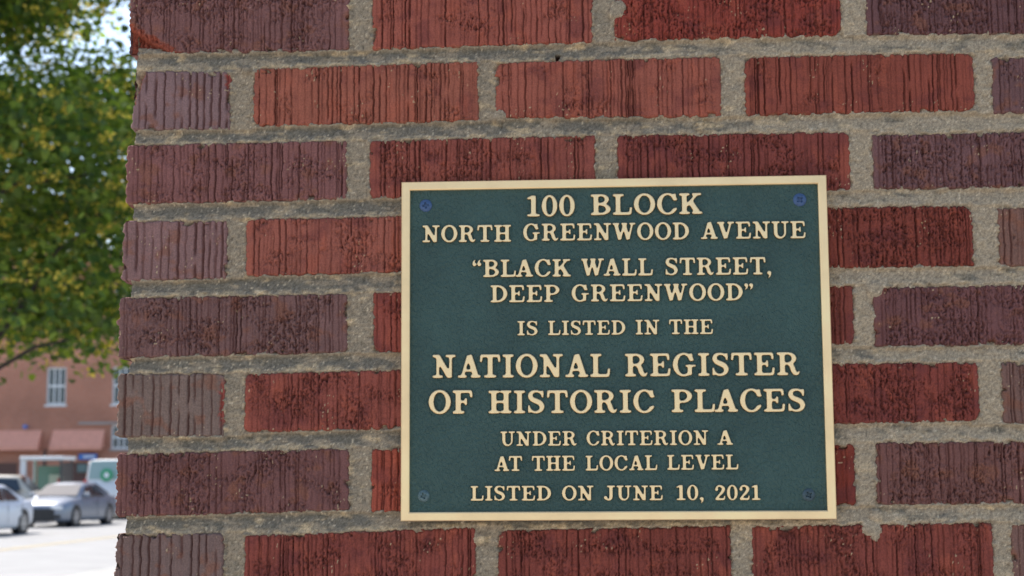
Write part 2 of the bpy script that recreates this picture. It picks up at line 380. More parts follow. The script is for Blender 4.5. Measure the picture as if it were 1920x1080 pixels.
# the rest of the wall: core and plain bricks away from the picture
H_TOP = 5.2
mb = MB(); mb.box(-0.200, 4.2, 0.013, 5.0, 0.0, H_TOP-0.15)
core = mb.build('wall_core', mat('mortar_plain', tuple(MORT), 0.95, noise=(60, 0.15), bump=(700, .6, .001)), wall)
mb = MB(); cols = []
TN = [(112, 60, 56), (120, 62, 56), (104, 54, 50), (96, 72, 74), (108, 84, 84), (126, 66, 58), (92, 68, 72)]
def rbox(x0, x1, y0, y1, z0, z1):
    mb.box(x0, x1, y0, y1, z0, z1); cols.extend([lin(RV.choice(TN))/ALB*RV.uniform(.85, 1.12)]*8)
nrow_hi = int(Z0/0.0683)
for row in range(-45, nrow_hi+2):
    zt = Z0-row*0.0683-0.0064; zb = zt-0.0552
    if zb < 0.16 or zt > H_TOP: continue
    hero = -1 <= row <= 8
    off = -0.2127
    x = -0.0995 if row % 2 else 0.008
    if not hero: rbox(off, -0.1175 if row % 2 else -0.011, 0.001, 0.2 if row % 2 else 0.098, zb, zt)
    k = 0
    while x < 4.1:
        if not (hero and x < 0.70): rbox(x, min(x+0.2, 4.2), RV.uniform(0, .0015), .06, zb, zt)
        x += 0.2176
    y = 0.218 if row % 2 else 0.11
    while y < 4.9:
        rbox(off+RV.uniform(-.001, .001), off+.06, y, min(y+.2, 5.0), zb, zt); y += 0.2176
o = mk('brickwork', mb.v, mb.f, M_brick, wall, False, np.array(cols), (0, 0, -0.15)); o['kind'] = 'stuff'
mb = MB(); mb.box(-0.25, 4.2, -0.04, 5.0, H_TOP-.15, H_TOP-.05)
mb.build('coping', mat('cast_stone', (0.45, 0.43, 0.38), .9, noise=(8, .15)), wall)
# ------------------------------------------------------------------ plaque
M_bronze = mat('satin_bronze', (1.0, 0.705, 0.37), rough=0.4, metal=0.6, noise=(22, .10), bump=(900, .12, .0002))
def add_brush(m, scale=(3, 3, 900)):
    t = m.node_tree; b = t.nodes['Principled BSDF']
    tc = t.nodes.new('ShaderNodeTexCoord'); mp = t.nodes.new('ShaderNodeMapping'); mp.inputs['Scale'].default_value = scale
    n = t.nodes.new('ShaderNodeTexNoise'); n.inputs['Scale'].default_value = 1; n.inputs['Detail'].default_value = 4
    t.links.new(tc.outputs['Object'], mp.inputs[0]); t.links.new(mp.outputs[0], n.inputs['Vector'])
    mr = t.nodes.new('ShaderNodeMapRange'); mr.inputs[3].default_value = .3; mr.inputs[4].default_value = .55
    t.links.new(n.outputs[0], mr.inputs[0]); t.links.new(mr.outputs[0], b.inputs['Roughness'])
M_rail_h = mat('bronze_rail_brushed_along', (1.0, 0.705, 0.37), rough=0.42, metal=0.6, noise=(16, .12)); add_brush(M_rail_h, (4, 700, 700))
M_rail_v = mat('bronze_rail_brushed_up', (1.0, 0.705, 0.37), rough=0.42, metal=0.6, noise=(16, .12)); add_brush(M_rail_v, (700, 700, 4))
M_green = mat('green_pebbled_enamel', tuple(lin((45, 69, 67))/ALB), rough=0.5, spec=0.4, noise=(14, 0.2))
t = M_green.node_tree; b_ = t.nodes['Principled BSDF']; tc = t.nodes.new('ShaderNodeTexCoord')
vo = t.nodes.new('ShaderNodeTexNoise'); vo.inputs['Scale'].default_value = 420; vo.inputs['Detail'].default_value = 3; vo.inputs['Distortion'].default_value = .8
mp = t.nodes.new('ShaderNodeMapping'); mp.inputs['Rotation'].default_value = (0, rad(35), 0); mp.inputs['Scale'].default_value = (1, 1, .8)
t.links.new(tc.outputs['Object'], mp.inputs[0]); t.links.new(mp.outputs[0], vo.inputs['Vector'])
bp = t.nodes.new('ShaderNodeBump'); bp.inputs['Strength'].default_value = 1; bp.inputs['Distance'].default_value = .0022
t.links.new(vo.outputs[0], bp.inputs['Height']); t.links.new(bp.outputs[0], b_.inputs['Normal'])

PX0, PX1, PZ0, PZ1 = 37.4, 406.3, -478.3, -184.1
pcx, pcz = (PX0+PX1)/2, (PZ0+PZ1)/2
plaque = empty('memorial_plaque', (pcx/1000, -0.0018, Z0+PZ0/1000), 0,
               'green and bronze plaque with raised lettering screwed to the brick wall', 'plaque')
def PL(x, z): return ((x-pcx)/1000, (z-PZ0)/1000)
w2 = (PX1-PX0)/2000; hh = (PZ1-PZ0)/1000; rw = 0.0077
mb = MB(); mb.box(-w2+.001, w2-.001, -0.0044, 0, .001, hh-.001); mb.build('plate', M_green, plaque)
# frame: four mitred rails with bevelled faces, joined at the corners
def rail(pts_out, pts_in, m):
    # profile across the rail: outer side back, outer arris, face, inner arris, inner foot
    prof = [(0, 0.0), (0, -.0066), (.09, -.0076), (.86, -.0076), (.97, -.0070), (1.0, -.0040)]
    (a, b), (c, d) = pts_out, pts_in
    V = []; F = []
    for t_, y in prof:
        V.append((a[0]+(c[0]-a[0])*t_, y, a[1]+(c[1]-a[1])*t_)); V.append((b[0]+(d[0]-b[0])*t_, y, b[1]+(d[1]-b[1])*t_))
    for i in range(len(prof)-1): F.append((2*i, 2*i+1, 2*i+3, 2*i+2))
    return mk('frame_rail', V, F, m, plaque)
O = [(-w2, hh), (w2, hh), (w2, 0), (-w2, 0)]; I = [(-w2+rw, hh-rw), (w2-rw, hh-rw), (w2-rw, rw), (-w2+rw, rw)]
for k in range(4): rail((O[k], O[(k+1) % 4]), (I[k], I[(k+1) % 4]), M_rail_h if k % 2 == 0 else M_rail_v)

# ---- letter shapes: slab-serif capitals as unions of strokes
def _box(X, Y, x0, y0, x1, y1):
    dx = np.abs(X-(x0+x1)/2)-(x1-x0)/2; dy = np.abs(Y-(y0+y1)/2)-(y1-y0)/2
    return np.hypot(np.maximum(dx, 0), np.maximum(dy, 0))+np.minimum(np.maximum(dx, dy), 0)
def _seg(X, Y, xa, ya, xb, yb, w):
    L = math.hypot(xb-xa, yb-ya); ux, uy = (xb-xa)/L, (yb-ya)/L
    p = (X-xa)*ux+(Y-ya)*uy; q = -(X-xa)*uy+(Y-ya)*ux
    return _box(p, q, 0, -w/2, L, w/2)
def _ell(X, Y, cx, cy, rx, ry):
    x = X-cx; y = Y-cy; k0 = np.sqrt((x/rx)**2+(y/ry)**2); k1 = np.sqrt((x/rx**2)**2+(y/ry**2)**2)+1e-6
    return k0*(k0-1)/k1
def _ring(X, Y, cx, cy, rx, ry, tx, ty): return np.maximum(_ell(X, Y, cx, cy, rx, ry), -_ell(X, Y, cx, cy, rx-tx, ry-ty))
def _path(X, Y, pts):
    d = np.full(X.shape, 9.0)
    for (xa, ya, ra), (xb, yb, rb) in zip(pts, pts[1:]):
        L2 = (xb-xa)**2+(yb-ya)**2+1e-9; t_ = np.clip(((X-xa)*(xb-xa)+(Y-ya)*(yb-ya))/L2, 0, 1)
        d = np.minimum(d, np.hypot(X-xa-(xb-xa)*t_, Y-ya-(yb-ya)*t_)-(ra+(rb-ra)*t_))
    return d
SFH = 0.12
def smooth_path(pts, n=6):
    P = np.array(pts, float); out = []
    for i in range(len(P)-1):
        p0 = P[max(i-1, 0)]; p1 = P[i]; p2 = P[i+1]; p3 = P[min(i+2, len(P)-1)]
        for k in range(n):
            s = k/n; out.append(.5*((2*p1)+(-p0+p2)*s+(2*p0-5*p1+4*p2-p3)*s*s+(-p0+3*p1-3*p2+p3)*s**3))
    out.append(P[-1]); return [tuple(q) for q in out]
def glyph(ch):
    """returns width, function(X,Y)->distance"""
    B, S, R, P = [], [], [], []
    def b(*a): B.append(a)
    def s(*a): S.append(a)
    ex = []
    Wd = {'I': .5, 'H': 1.0, 'N': 1.02, 'A': 1.0, 'V': 1.0, 'W': 1.34, 'T': .9, 'L': .86, 'E': .9, 'F': .86, 'P': .88, 'B': .90, 'D': .96,
          'R': 1.0, 'O': .95, 'C': .9, 'G': 1.0, 'S': .76, 'J': .78, 'K': 1.04, 'U': 1.0, '0': .68, '1': .58, '2': .68, ',': .26, '\u201c': .54, '\u201d': .54}
    st = lambda x, w=.215: b(x, 0, x+w, 1)
    if ch == 'I': st(.1425); b(0, 0, .5, SFH); b(0, 1-SFH, .5, 1)
    if ch == 'H':
        st(.13); st(.655); b(.2, .445, .8, .56)
        for x in (0, .525): b(x, 0, x+.475, SFH); b(x, 1-SFH, x+.475, 1)
    if ch == 'N': b(.17, 0, .295, .95); b(.73, .05, .855, 1); s(.19, .99, .76, .02, .225); b(0, 0, .46, SFH); b(0, 1-SFH, .3, 1); b(.57, 1-SFH, 1.02, 1); b(.66, 0, .855, .12)
    if ch == 'A': s(.2, .04, .47, .96, .125); s(.5, .98, .8, .04, .235); b(.3, .26, .7, .365); b(0, 0, .40, SFH); b(.56, 0, 1.0, SFH)
    if ch == 'V': s(.2, .96, .50, .02, .235); s(.80, .96, .53, .04, .125); b(0, 1-SFH, .44, 1); b(.6, 1-SFH, 1.0, 1)
    if ch == 'W':
        s(.18, .96, .42, .02, .215); s(.43, .04, .68, .96, .12); s(.66, .96, .90, .02, .215); s(.92, .04, 1.15, .96, .12)
        b(0, 1-SFH, .40, 1); b(.52, 1-SFH, .86, 1); b(.98, 1-SFH, 1.34, 1)
    if ch == 'T': st(.3425); b(.03, .875, .87, 1); s(.075, .97, .05, .66, .11); s(.825, .97, .85, .66, .11); b(.18, 0, .72, SFH)
    if ch == 'L': st(.13); b(0, 1-SFH, .50, 1); b(0, 0, .80, .13); s(.775, .04, .815, .38, .11)
    if ch in 'EF':
        st(.13); b(0, .88, .80, 1); s(.775, .97, .80, .68, .11); b(.3, .455, .56, .56); s(.565, .35, .565, .67, .10)
        if ch == 'E': b(0, 0, .82, .12); s(.80, .04, .84, .36, .11)
        else: b(0, 0, .5, SFH)
    if ch == 'P':
        st(.13); b(0, 1-SFH, .46, 1); b(0, 0, .5, SFH); b(.3, .40, .46, .51)
        ex.append(lambda X, Y: np.maximum(_ring(X, Y, .45, .70, .42, .30, .21, .11), .44-X))
    if ch == 'B':
        st(.13); b(0, 1-SFH, .46, 1); b(0, 0, .46, SFH); b(.3, .475, .48, .575)
        ex.append(lambda X, Y: np.maximum(_ring(X, Y, .46, .745, .36, .255, .19, .11), .44-X))
        ex.append(lambda X, Y: np.maximum(_ring(X, Y, .46, .275, .43, .275, .215, .115), .44-X))
    if ch == 'D':
        st(.13); b(0, 1-SFH, .42, 1); b(0, 0, .42, SFH)
        ex.append(lambda X, Y: np.maximum(_ring(X, Y, .40, .5, .55, .5, .225, .12), .39-X))
    if ch == 'R':
        st(.13); b(0, 1-SFH, .46, 1); b(0, 0, .48, SFH); b(.3, .45, .46, .555)
        ex.append(lambda X, Y: np.maximum(_ring(X, Y, .45, .725, .39, .275, .2, .11), .44-X))
        P.append(smooth_path([(.52, .5, .07), (.64, .38, .10), (.69, .22, .105), (.77, .08, .085), (.88, .06, .05), (.955, .17, .035)]))
    if ch == 'O': ex.append(lambda X, Y: _ring(X, Y, .475, .5, .475, .52, .215, .115))
    if ch in 'CG':
        cut = (.28, .66) if ch == 'C' else (.0, .66)
        ex.append(lambda X, Y: np.maximum(_ring(X, Y, .475, .5, .475, .52, .215, .105), -_box(X, Y, .60, cut[0], 2, cut[1])))
        s(.80, .99, .80, .64, .105)
        if ch == 'C': s(.78, .2, .86, .32, .085)
        else: b(.64, .04, .82, .45); b(.54, .40, 1.0, .50); ex.append(lambda X, Y: np.maximum(_ring(X, Y, .475, .5, .475, .52, .215, .105), X-.72) if True else 0)
    if ch == 'S':
        P.append(smooth_path([(.66, .76, .04), (.56, .90, .052), (.38, .955, .055), (.19, .89, .08), (.135, .74, .095), (.22, .61, .105), (.38, .53, .112),
                              (.55, .44, .112), (.635, .28, .10), (.57, .12, .075), (.38, .045, .055), (.2, .09, .052), (.09, .25, .04)]))
        s(.66, .99, .66, .66, .09); s(.08, .01, .08, .37, .09)
    if ch == 'J': b(.38, .25, .595, 1); b(.22, 1-SFH, .76, 1); P.append(smooth_path([(.4875, .3, .1075), (.46, .14, .10), (.34, .045, .06), (.2, .07, .05)])); P.append([(.12, .2, .11), (.14, .17, .11)])
    if ch == 'K': st(.13); b(0, 0, .48, SFH); b(0, 1-SFH, .48, 1); s(.34, .40, .80, .94, .12); b(.58, 1-SFH, 1.0, 1); s(.50, .60, .83, .05, .235); b(.57, 0, 1.04, SFH)
    if ch == 'U':
        b(.13, .34, .345, 1); b(.715, .34, .84, 1); b(0, 1-SFH, .48, 1); b(.56, 1-SFH, 1.0, 1)
        ex.append(lambda X, Y: np.maximum(np.maximum(_ell(X, Y, .485, .36, .355, .38), -_ell(X, Y, .53, .37, .187, .265)), Y-.36))
    if ch == '0': ex.append(lambda X, Y: _ring(X, Y, .34, .5, .34, .52, .195, .10))
    if ch == '1': b(.2, 0, .405, 1); b(.02, 0, .58, SFH); s(.03, .84, .25, .95, .11)
    if ch == '2':
        P.append(smooth_path([(.09, .76, .06), (.2, .92, .062), (.36, .94, .07), (.52, .84, .095), (.54, .68, .10), (.42, .48, .09), (.24, .28, .07), (.1, .1, .07)]))
        P.append([(.12, .7, .10), (.13, .71, .10)]); b(.04, 0, .6, .145); s(.59, .05, .62, .32, .09)
    if ch == ',': P.append([(.13, .1, .115), (.14, .1, .115)]); P.append(smooth_path([(.2, .08, .055), (.17, -.08, .045), (.06, -.2, .025)]))
    if ch == '\u201c':
        for o in (0, .28): P.append([(.12+o, .73, .105), (.125+o, .73, .105)]); P.append(smooth_path([(.06+o, .76, .05), (.09+o, .9, .045), (.2+o, 1.0, .025)]))
    if ch == '\u201d':
        for o in (0, .28): P.append([(.13+o, .89, .105), (.135+o, .89, .105)]); P.append(smooth_path([(.19+o, .86, .05), (.16+o, .72, .045), (.05+o, .62, .025)]))
    def fn(X, Y):
        d = np.full(X.shape, 9.0)
        for a in B: d = np.minimum(d, _box(X, Y, *a))
        for a in S:
            q = _seg(X, Y, *a)
            if ch in 'ANVWK' : q = np.maximum(q, np.maximum(Y-1.0, -Y))
            d = np.minimum(d, q)
        for a in P: d = np.minimum(d, _path(X, Y, a))
        for f in ex: d = np.minimum(d, f(X, Y))
        return d
    return Wd[ch], fn
def blur(a, n):
    k = np.array([1, 2, 3, 2, 1.])/9
    for _ in range(n):
        p = np.pad(a, 2, mode='edge'); a = sum(k[i]*p[i:i+a.shape[0], 2:-2] for i in range(5))
        p = np.pad(a, 2, mode='edge'); a = sum(k[i]*p[2:-2, i:i+a.shape[1]] for i in range(5))
    return a
GL = {}
M_side = mat('bronze_patina', (0.16, 0.12, 0.07), rough=0.6, metal=0.3)
def glyph_mesh(ch):
    if ch in GL: return GL[ch]
    W_, fn = glyph(ch); g = 0.022
    xs = np.arange(-.12, W_+.14, g); ys = np.arange(-.34 if ch == ',' else -.1, 1.12, g)
    X, Y = np.meshgrid(xs, ys); D = blur(fn(X, Y)-.004, 2)
    gy, gx = np.gradient(D, g)
    cen = (D[:-1, :-1]+D[1:, :-1]+D[:-1, 1:]+D[1:, 1:])/4 < 0
    idx = np.arange(X.size).reshape(X.shape)
    F = np.stack([idx[:-1, :-1], idx[:-1, 1:], idx[1:, 1:], idx[1:, :-1]], -1)[cen]
    E = {}
    for f in F:
        for i in range(4):
            a, b2 = int(f[i]), int(f[(i+1) % 4])
            if (b2, a) in E: del E[(b2, a)]
            else: E[(a, b2)] = 1
    bd = set(a for a, _ in E)
    px = X.ravel().copy(); py = Y.ravel().copy(); d = D.ravel(); gxr = gx.ravel(); gyr = gy.ravel()
    m = np.array(sorted(bd)); gl = np.maximum(gxr[m]**2+gyr[m]**2, .3)
    px[m] -= gxr[m]*d[m]/gl; py[m] -= gyr[m]*d[m]/gl
    hgt = -np.ones(len(px))*0.0024; hgt[m] = -0.0021
    used = sorted(set(F.ravel().tolist())); rem = {v: i for i, v in enumerate(used)}
    V = [(px[v], hgt[v], py[v]) for v in used]
    Fo = [tuple(rem[int(v)] for v in f) for f in F]
    low = {}
    for v in sorted(bd):
        n_ = math.hypot(gxr[v], gyr[v])+1e-6; low[v] = len(V)
        V.append((px[v]+gxr[v]/n_*.018, 0.0002, py[v]+gyr[v]/n_*.018))
    Fo += [(rem[b2], rem[a], low[a], low[b2]) for (a, b2) in E]
    me = bpy.data.meshes.new('letter'); me.from_pydata(V, [], Fo); me.materials.append(M_bronze); me.materials.append(M_side)
    me.polygons.foreach_set('material_index', [1 if i >= len(F) else 0 for i in range(len(Fo))])
    me.polygons.foreach_set('use_smooth', np.ones(len(me.polygons), bool)); me.update()
    GL[ch] = (W_, me); return GL[ch]
WORDS = [ # text, x start, x end, baseline at both ends, cap height (mm)
  ('100',147.0,189.1,-216.4,-216.6,18.6),
  ('BLOCK',202.9,299.5,-216.1,-216.5,18.5),
  ('NORTH',55.9,133.5,-237.7,-238.4,15.0),
  ('GREENWOOD',143.9,287.6,-237.8,-238.7,15.2),
  ('AVENUE',297.4,387.4,-238.5,-239.0,15.1),
  ('“BLACK',99.5,185.2,-269.0,-269.5,15.4),
  ('WALL',194.0,255.8,-269.2,-269.6,15.3),
  ('STREET,',266.1,357.1,-269.5,-270.0,15.3),
  ('DEEP',115.2,175.2,-291.2,-291.5,15.1),
  ('GREENWOOD”',185.5,341.5,-291.4,-292.2,15.0),
  ('IS',138.3,156.2,-320.1,-320.2,12.6),
  ('LISTED',164.8,231.4,-320.2,-320.5,12.6),
  ('IN',240.0,260.6,-320.5,-320.6,12.8),
  ('THE',268.7,306.4,-320.6,-320.8,12.9),
  ('NATIONAL',64.7,217.8,-356.2,-356.7,20.2),
  ('REGISTER',230.5,379.5,-356.5,-356.7,19.8),
  ('OF',61.4,99.6,-386.9,-387.1,20.2),
  ('HISTORIC',113.0,255.2,-387.1,-387.6,19.8),
  ('PLACES',269.6,383.1,-387.4,-387.7,19.7),
  ('UNDER',123.2,188.9,-414.9,-415.0,12.5),
  ('CRITERION',196.9,300.4,-415.0,-415.3,12.6),
  ('A',307.7,321.1,-415.3,-415.3,12.6),
  ('AT',117.9,141.8,-436.3,-436.2,12.9),
  ('THE',149.9,187.0,-436.3,-436.3,12.9),
  ('LOCAL',195.8,256.8,-436.3,-436.2,12.8),
  ('LEVEL',265.0,325.2,-436.1,-436.1,12.8),
  ('LISTED',97.5,166.4,-461.2,-461.4,12.6),
  ('ON',175.5,202.4,-461.4,-461.5,12.6),
  ('JUNE',210.9,261.1,-461.5,-461.6,12.6),
  ('10,',272.1,295.4,-461.6,-461.7,12.8),
  ('2021',304.7,343.2,-461.8,-461.8,12.7),
]
LV = random.Random(2)
for txt, xa, xb, za, zb, cap in WORDS:
    ws = [glyph_mesh(c)[0] for c in txt]; gap = [0.08]*(len(txt)-1)
    for i in range(len(txt)-1):
        if txt[i:i+2] in ('AV', 'AT', 'LA', 'VA', 'WA'): gap[i] = -.04
        if txt[i+1] in ',\u201d' or txt[i] == '\u201c': gap[i] = .06
    tot = sum(ws)+sum(gap); sx = (xb-xa)/tot; x = xa
    for i, c in enumerate(txt):
        W_, me = glyph_mesh(c); z = za+(zb-za)*(x-xa)/(xb-xa)
        a, h_ = PL(x, z); o = bpy.data.objects.new('letter', me); COLL.objects.link(o); o.parent = plaque
        o.location = (a, -0.0044, h_); o.scale = (sx/1000, 1, cap/1000); o.rotation_euler = (0, rad(LV.uniform(-.25, .25)), 0)
        x += (W_+(gap[i] if i < len(gap) else 0))*sx

# ---- screws
def screw(x, z, r_, m, label, ang):
    N = 48; R_ = 22; V = []; F = []
    a0 = rad(ang)
    for i in range(R_+1):
        q = i/R_
        for j in range(N):
            th = 2*math.pi*j/N; px_ = q*math.cos(th); pz_ = q*math.sin(th)
            y = -0.0021*(1-q**2.6*.75)
            ca, sa = math.cos(a0), math.sin(a0); lx, lz = abs(px_*ca+pz_*sa), abs(-px_*sa+pz_*ca)
            inside = max(0, .52-max(lx, lz))*7 if (min(lx, lz) < .13 or max(lx, lz) < .22) else 0
            y += 0.0019*min(1, inside)
            V.append((px_*r_, y if i < R_ else 0.0, pz_*r_))
    for i in range(R_):
        for j in range(N):
            k = (j+1) % N; F.append((i*N+j, i*N+k, (i+1)*N+k, (i+1)*N+j))
    a, h_ = PL(x, z); o = mk('screw', V, [f[::-1] for f in F], m, plaque, True, None, (a, -.0043, h_)); o['label'] = label
M_blue = mat('screw_blue_coating', (0.045, 0.09, 0.19), .4, noise=(500, .25)); M_dull = mat('screw_worn_coating', (0.06, 0.09, 0.10), .6, metal=.3, noise=(500, .4))
M_gdull = mat('screw_worn_green', (0.10, 0.15, 0.15), .5, metal=.3, noise=(500, .4))
screw(58.6, -205.0, .0056, M_blue, 'bright blue cross head screw, upper left', 10)
screw(383.2, -205.2, .0058, M_blue, 'bright blue cross head screw, upper right', 40)
screw(57.0, -457.0, .0052, M_gdull, 'dull green cross head screw, lower left', 20)
screw(383.7, -457.8, .0055, M_dull, 'worn blue grey cross head screw, lower right', 30)
# ------------------------------------------------------------------ ground
M_road = mat('sunlit_concrete_road', (0.305, 0.298, 0.288), .9, noise=(0.7, .12), bump=(60, .4, .01))
M_pave = mat('pavement_concrete', (0.38, 0.365, 0.34), .9, noise=(1.2, .1), bump=(80, .4, .006))
M_kerb = mat('kerb_concrete', (0.42, 0.41, 0.38), .9, noise=(2, .1))
M_yel = mat('yellow_road_paint', (0.50, 0.39, 0.20), .8, noise=(6, .25)); M_wht = mat('white_road_paint', (0.7, 0.7, 0.68), .8, noise=(6, .15))
mb = MB(); mb.quad((-400, -300, 0), (400, -300, 0), (400, 500, 0), (-400, 500, 0)); mb.build('road', M_road)['kind'] = 'structure'
def slab(name, x0, x1, y0, y1, kind='structure'):
    m_ = MB(); m_.box(x0, x1, y0, y1, -.05, .15); o = m_.build(name, M_pave); o['kind'] = 'structure'; return o
slab('near_pavement', -7.9, 30, -14, 40)
slab('far_pavement', -80, -12, 61.0, 68.0)
slab('side_pavement', -22.5, -19.75, 20, 46.5)
mb = MB(); y = -14
while y < 40: mb.bbox(-8.06, -7.903, y+.01, y+1.8-.01, -.05, .155, .02); y += 1.8
mb.build('near_kerb', M_kerb)['kind'] = 'structure'
mb = MB(); x = -80
while x < -12: mb.bbox(x+.01, x+1.8-.01, 60.84, 60.997, -.05, .155, .02); x += 1.8
mb.build('far_kerb', M_kerb)['kind'] = 'structure'
mb = MB(); y = 20
while y < 46: mb.bbox(-19.747, -19.6, y+.01, y+1.79, -.05, .155, .02); y += 1.8
mb.build('side_kerb', M_kerb)['kind'] = 'structure'
mb = MB()
for dx in (0, .25): mb.quad((-14.05+dx-.05, 0, .004), (-14.05+dx+.06, 0, .004), (-14.05+dx+.06+2.1, 58, .004), (-14.05+dx-.05+2.1, 58, .004))
mb.v = [(v[0]-.95, v[1], v[2]) for v in mb.v]
mb.build('yellow_centre_lines', M_yel)['kind'] = 'structure'

# ------------------------------------------------------------------ far brick building
M_fbrick = bpy.data.materials.new('far_brickwork'); M_fbrick.use_nodes = True
t = M_fbrick.node_tree; b_ = t.nodes['Principled BSDF']; b_.inputs['Roughness'].default_value = .9
tc = t.nodes.new('ShaderNodeTexCoord'); mp = t.nodes.new('ShaderNodeMapping'); mp.inputs['Rotation'].default_value = (rad(-90), 0, 0)
bt = t.nodes.new('ShaderNodeTexBrick'); bt.inputs['Scale'].default_value = 1; bt.inputs['Brick Width'].default_value = .22; bt.inputs['Row Height'].default_value = .075
bt.inputs['Mortar Size'].default_value = .008; bt.inputs['Color1'].default_value = (.52, .21, .125, 1); bt.inputs['Color2'].default_value = (.46, .175, .10, 1); bt.inputs['Mortar'].default_value = (.42, .27, .21, 1)
t.links.new(tc.outputs['Object'], mp.inputs[0]); t.links.new(mp.outputs[0], bt.inputs['Vector'])
n = t.nodes.new('ShaderNodeTexNoise'); n.inputs['Scale'].default_value = .35; n.inputs['Detail'].default_value = 6; t.links.new(tc.outputs['Object'], n.inputs['Vector'])
mr = t.nodes.new('ShaderNodeMapRange'); mr.inputs[1].default_value = .3; mr.inputs[2].default_value = .7; mr.inputs[3].default_value = .8; mr.inputs[4].default_value = 1.25
t.links.new(n.outputs[0], mr.inputs[0]); mx = t.nodes.new('ShaderNodeMix'); mx.data_type = 'RGBA'; mx.blend_type = 'MULTIPLY'; mx.inputs[0].default_value = 1
t.links.new(bt.outputs[0], mx.inputs[6]); t.links.new(mr.outputs[0], mx.inputs[7]); t.links.new(mx.outputs[2], b_.inputs['Base Color'])
M_wframe = mat('white_window_paint', (.75, .75, .73), .5); M_pane = mat('window_glass', (.05, .07, .09), .08, spec=.8)
M_stone = mat('grey_stone_trim', (.36, .33, .30), .8, noise=(3, .1)); M_awn = mat('terracotta_awning_canvas', (.80, .36, .25), .85, noise=(5, .08))
M_dark = mat('dark_metal', (.03, .03, .032), .5); M_pipe = mat('painted_pipe', (.10, .07, .06), .6)
FY = 68.0
bld = empty('brick_building', (-30, FY, 0), 0, 'long red brick building across the street with white sash windows and awnings', 'building')
BX = 30.0
wins = []
for k in range(-6, 7):
    x = -25.16+k*3.05
    if k != -1: wins.append((x, x+.92, 4.93, 6.64))
    wins.append((x, x+.92, 8.6, 10.3))
for k in (1, 2, 3, 4): wins.append((-25.16+k*3.05, -25.16+k*3.05+.92, 2.9, 3.98))
X0, X1, ZT = -48.0, -8.0, 11.9
xs = sorted(set([X0, X1]+[w_[0] for w_ in wins]+[w_[1] for w_ in wins])); zs = sorted(set([0.1, ZT]+[w_[2] for w_ in wins]+[w_[3] for w_ in wins]))
mb = MB()
def inwin(x, z): return any(w_[0] < x < w_[1] and w_[2] < z < w_[3] for w_ in wins)
for i in range(len(xs)-1):
    for j in range(len(zs)-1):
        if not inwin((xs[i]+xs[i+1])/2, (zs[j]+zs[j+1])/2):
            mb.quad((xs[i]+BX, 0, zs[j]), (xs[i+1]+BX, 0, zs[j]), (xs[i+1]+BX, 0, zs[j+1]), (xs[i]+BX, 0, zs[j+1]))
for (a, c, d, e) in wins:
    a += BX; c += BX
    mb.quad((a, 0, d), (a, 0, e), (a, .25, e), (a, .25, d)); mb.quad((c, 0, d), (c, .25, d), (c, .25, e), (c, 0, e))
    mb.quad((a, 0, e), (c, 0, e), (c, .25, e), (a, .25, e)); mb.quad((a, 0, d), (a, .25, d), (c, .25, d), (c, 0, d))
mb.quad((X0+BX, 0, .1), (X0+BX, 0, ZT), (X0+BX, 22, ZT), (X0+BX, 22, .1)); mb.quad((X1+BX, 0, .1), (X1+BX, 22, .1), (X1+BX, 22, ZT), (X1+BX, 0, ZT))
mb.quad((X0+BX, 22, .1), (X0+BX, 22, ZT), (X1+BX, 22, ZT), (X1+BX, 22, .1))
mb.build('wall', M_fbrick, bld)
mb = MB(); mb.box(X0+BX+.01, X1+BX-.01, .3, 21.9, ZT-.5, ZT-.35); mb.build('roof', M_stone, bld)
mb = MB(); mb.box(X0+BX-.1, X1+BX+.1, -.12, .35, ZT, ZT+.18); mb.build('parapet_cap', M_stone, bld)
def window(a, c, d, e):
    f = MB(); t_ = .085; W_ = c-a; H_ = e-d
    f.box(0, t_, 0, .08, 0, H_).box(W_-t_, W_, 0, .08, 0, H_).box(t_, W_-t_, .0, .08, 0, t_).box(t_, W_-t_, 0, .08, H_-t_, H_).box(t_, W_-t_, .005, .07, H_/2-.05, H_/2+.05)
    o = f.build('window', M_wframe, bld, loc=(a+BX, .10, d))
    g = MB(); g.box(t_, W_-t_, .045, .055, t_, H_-t_); g.build('pane', M_pane, o)
    g = MB()
    for q in (1, 2): x_ = t_+(W_-2*t_)*q/3; g.box(x_-.03, x_+.03, .012, .044, t_, H_/2-.05).box(x_-.03, x_+.03, .012, .044, H_/2+.05, H_-t_)
    g.build('glazing_bar', M_wframe, o)
    s_ = MB(); s_.box(-.06, W_+.06, -.16, .0, -.09, -.002); s_.build('sill', M_wframe if H_ > 1.2 else M_stone, o)
for w_ in wins: window(*w_)
def awning(a, c):
    m_ = MB(); a += BX; c += BX
    m_.quad((a, -0.5, 3.02), (c, -0.5, 3.02), (c, -.02, 3.78), (a, -.02, 3.78)); m_.quad((a, -0.5, 2.86), (c, -0.5, 2.86), (c, -0.5, 3.02), (a, -0.5, 3.02))
    m_.quad((a, -0.5, 2.86), (a, -0.5, 3.02), (a, -.02, 3.78), (a, -.02, 3.0)); m_.quad((c, -0.5, 2.86), (c, -.02, 3.0), (c, -.02, 3.78), (c, -0.5, 3.02))
    m_.quad((a, -.49, 2.87), (a, -.03, 3.01), (c, -.03, 3.01), (c, -.49, 2.87))
    m_.build('awning', M_awn, bld)
awning(-28.6, -25.3); awning(-24.77, -22.38); awning(-32.2, -29.1)
mb = MB(); mb.cyl((-25.12+BX, -.07, .15), (-25.12+BX, -.07, 2.9), .06); mb.build('drain_pipe', M_pipe, bld)
mb = MB(); mb.box(-23.6+BX, -21.7+BX, -.09, -.002, 4.02, 4.12); mb.build('conduit', M_stone, bld)
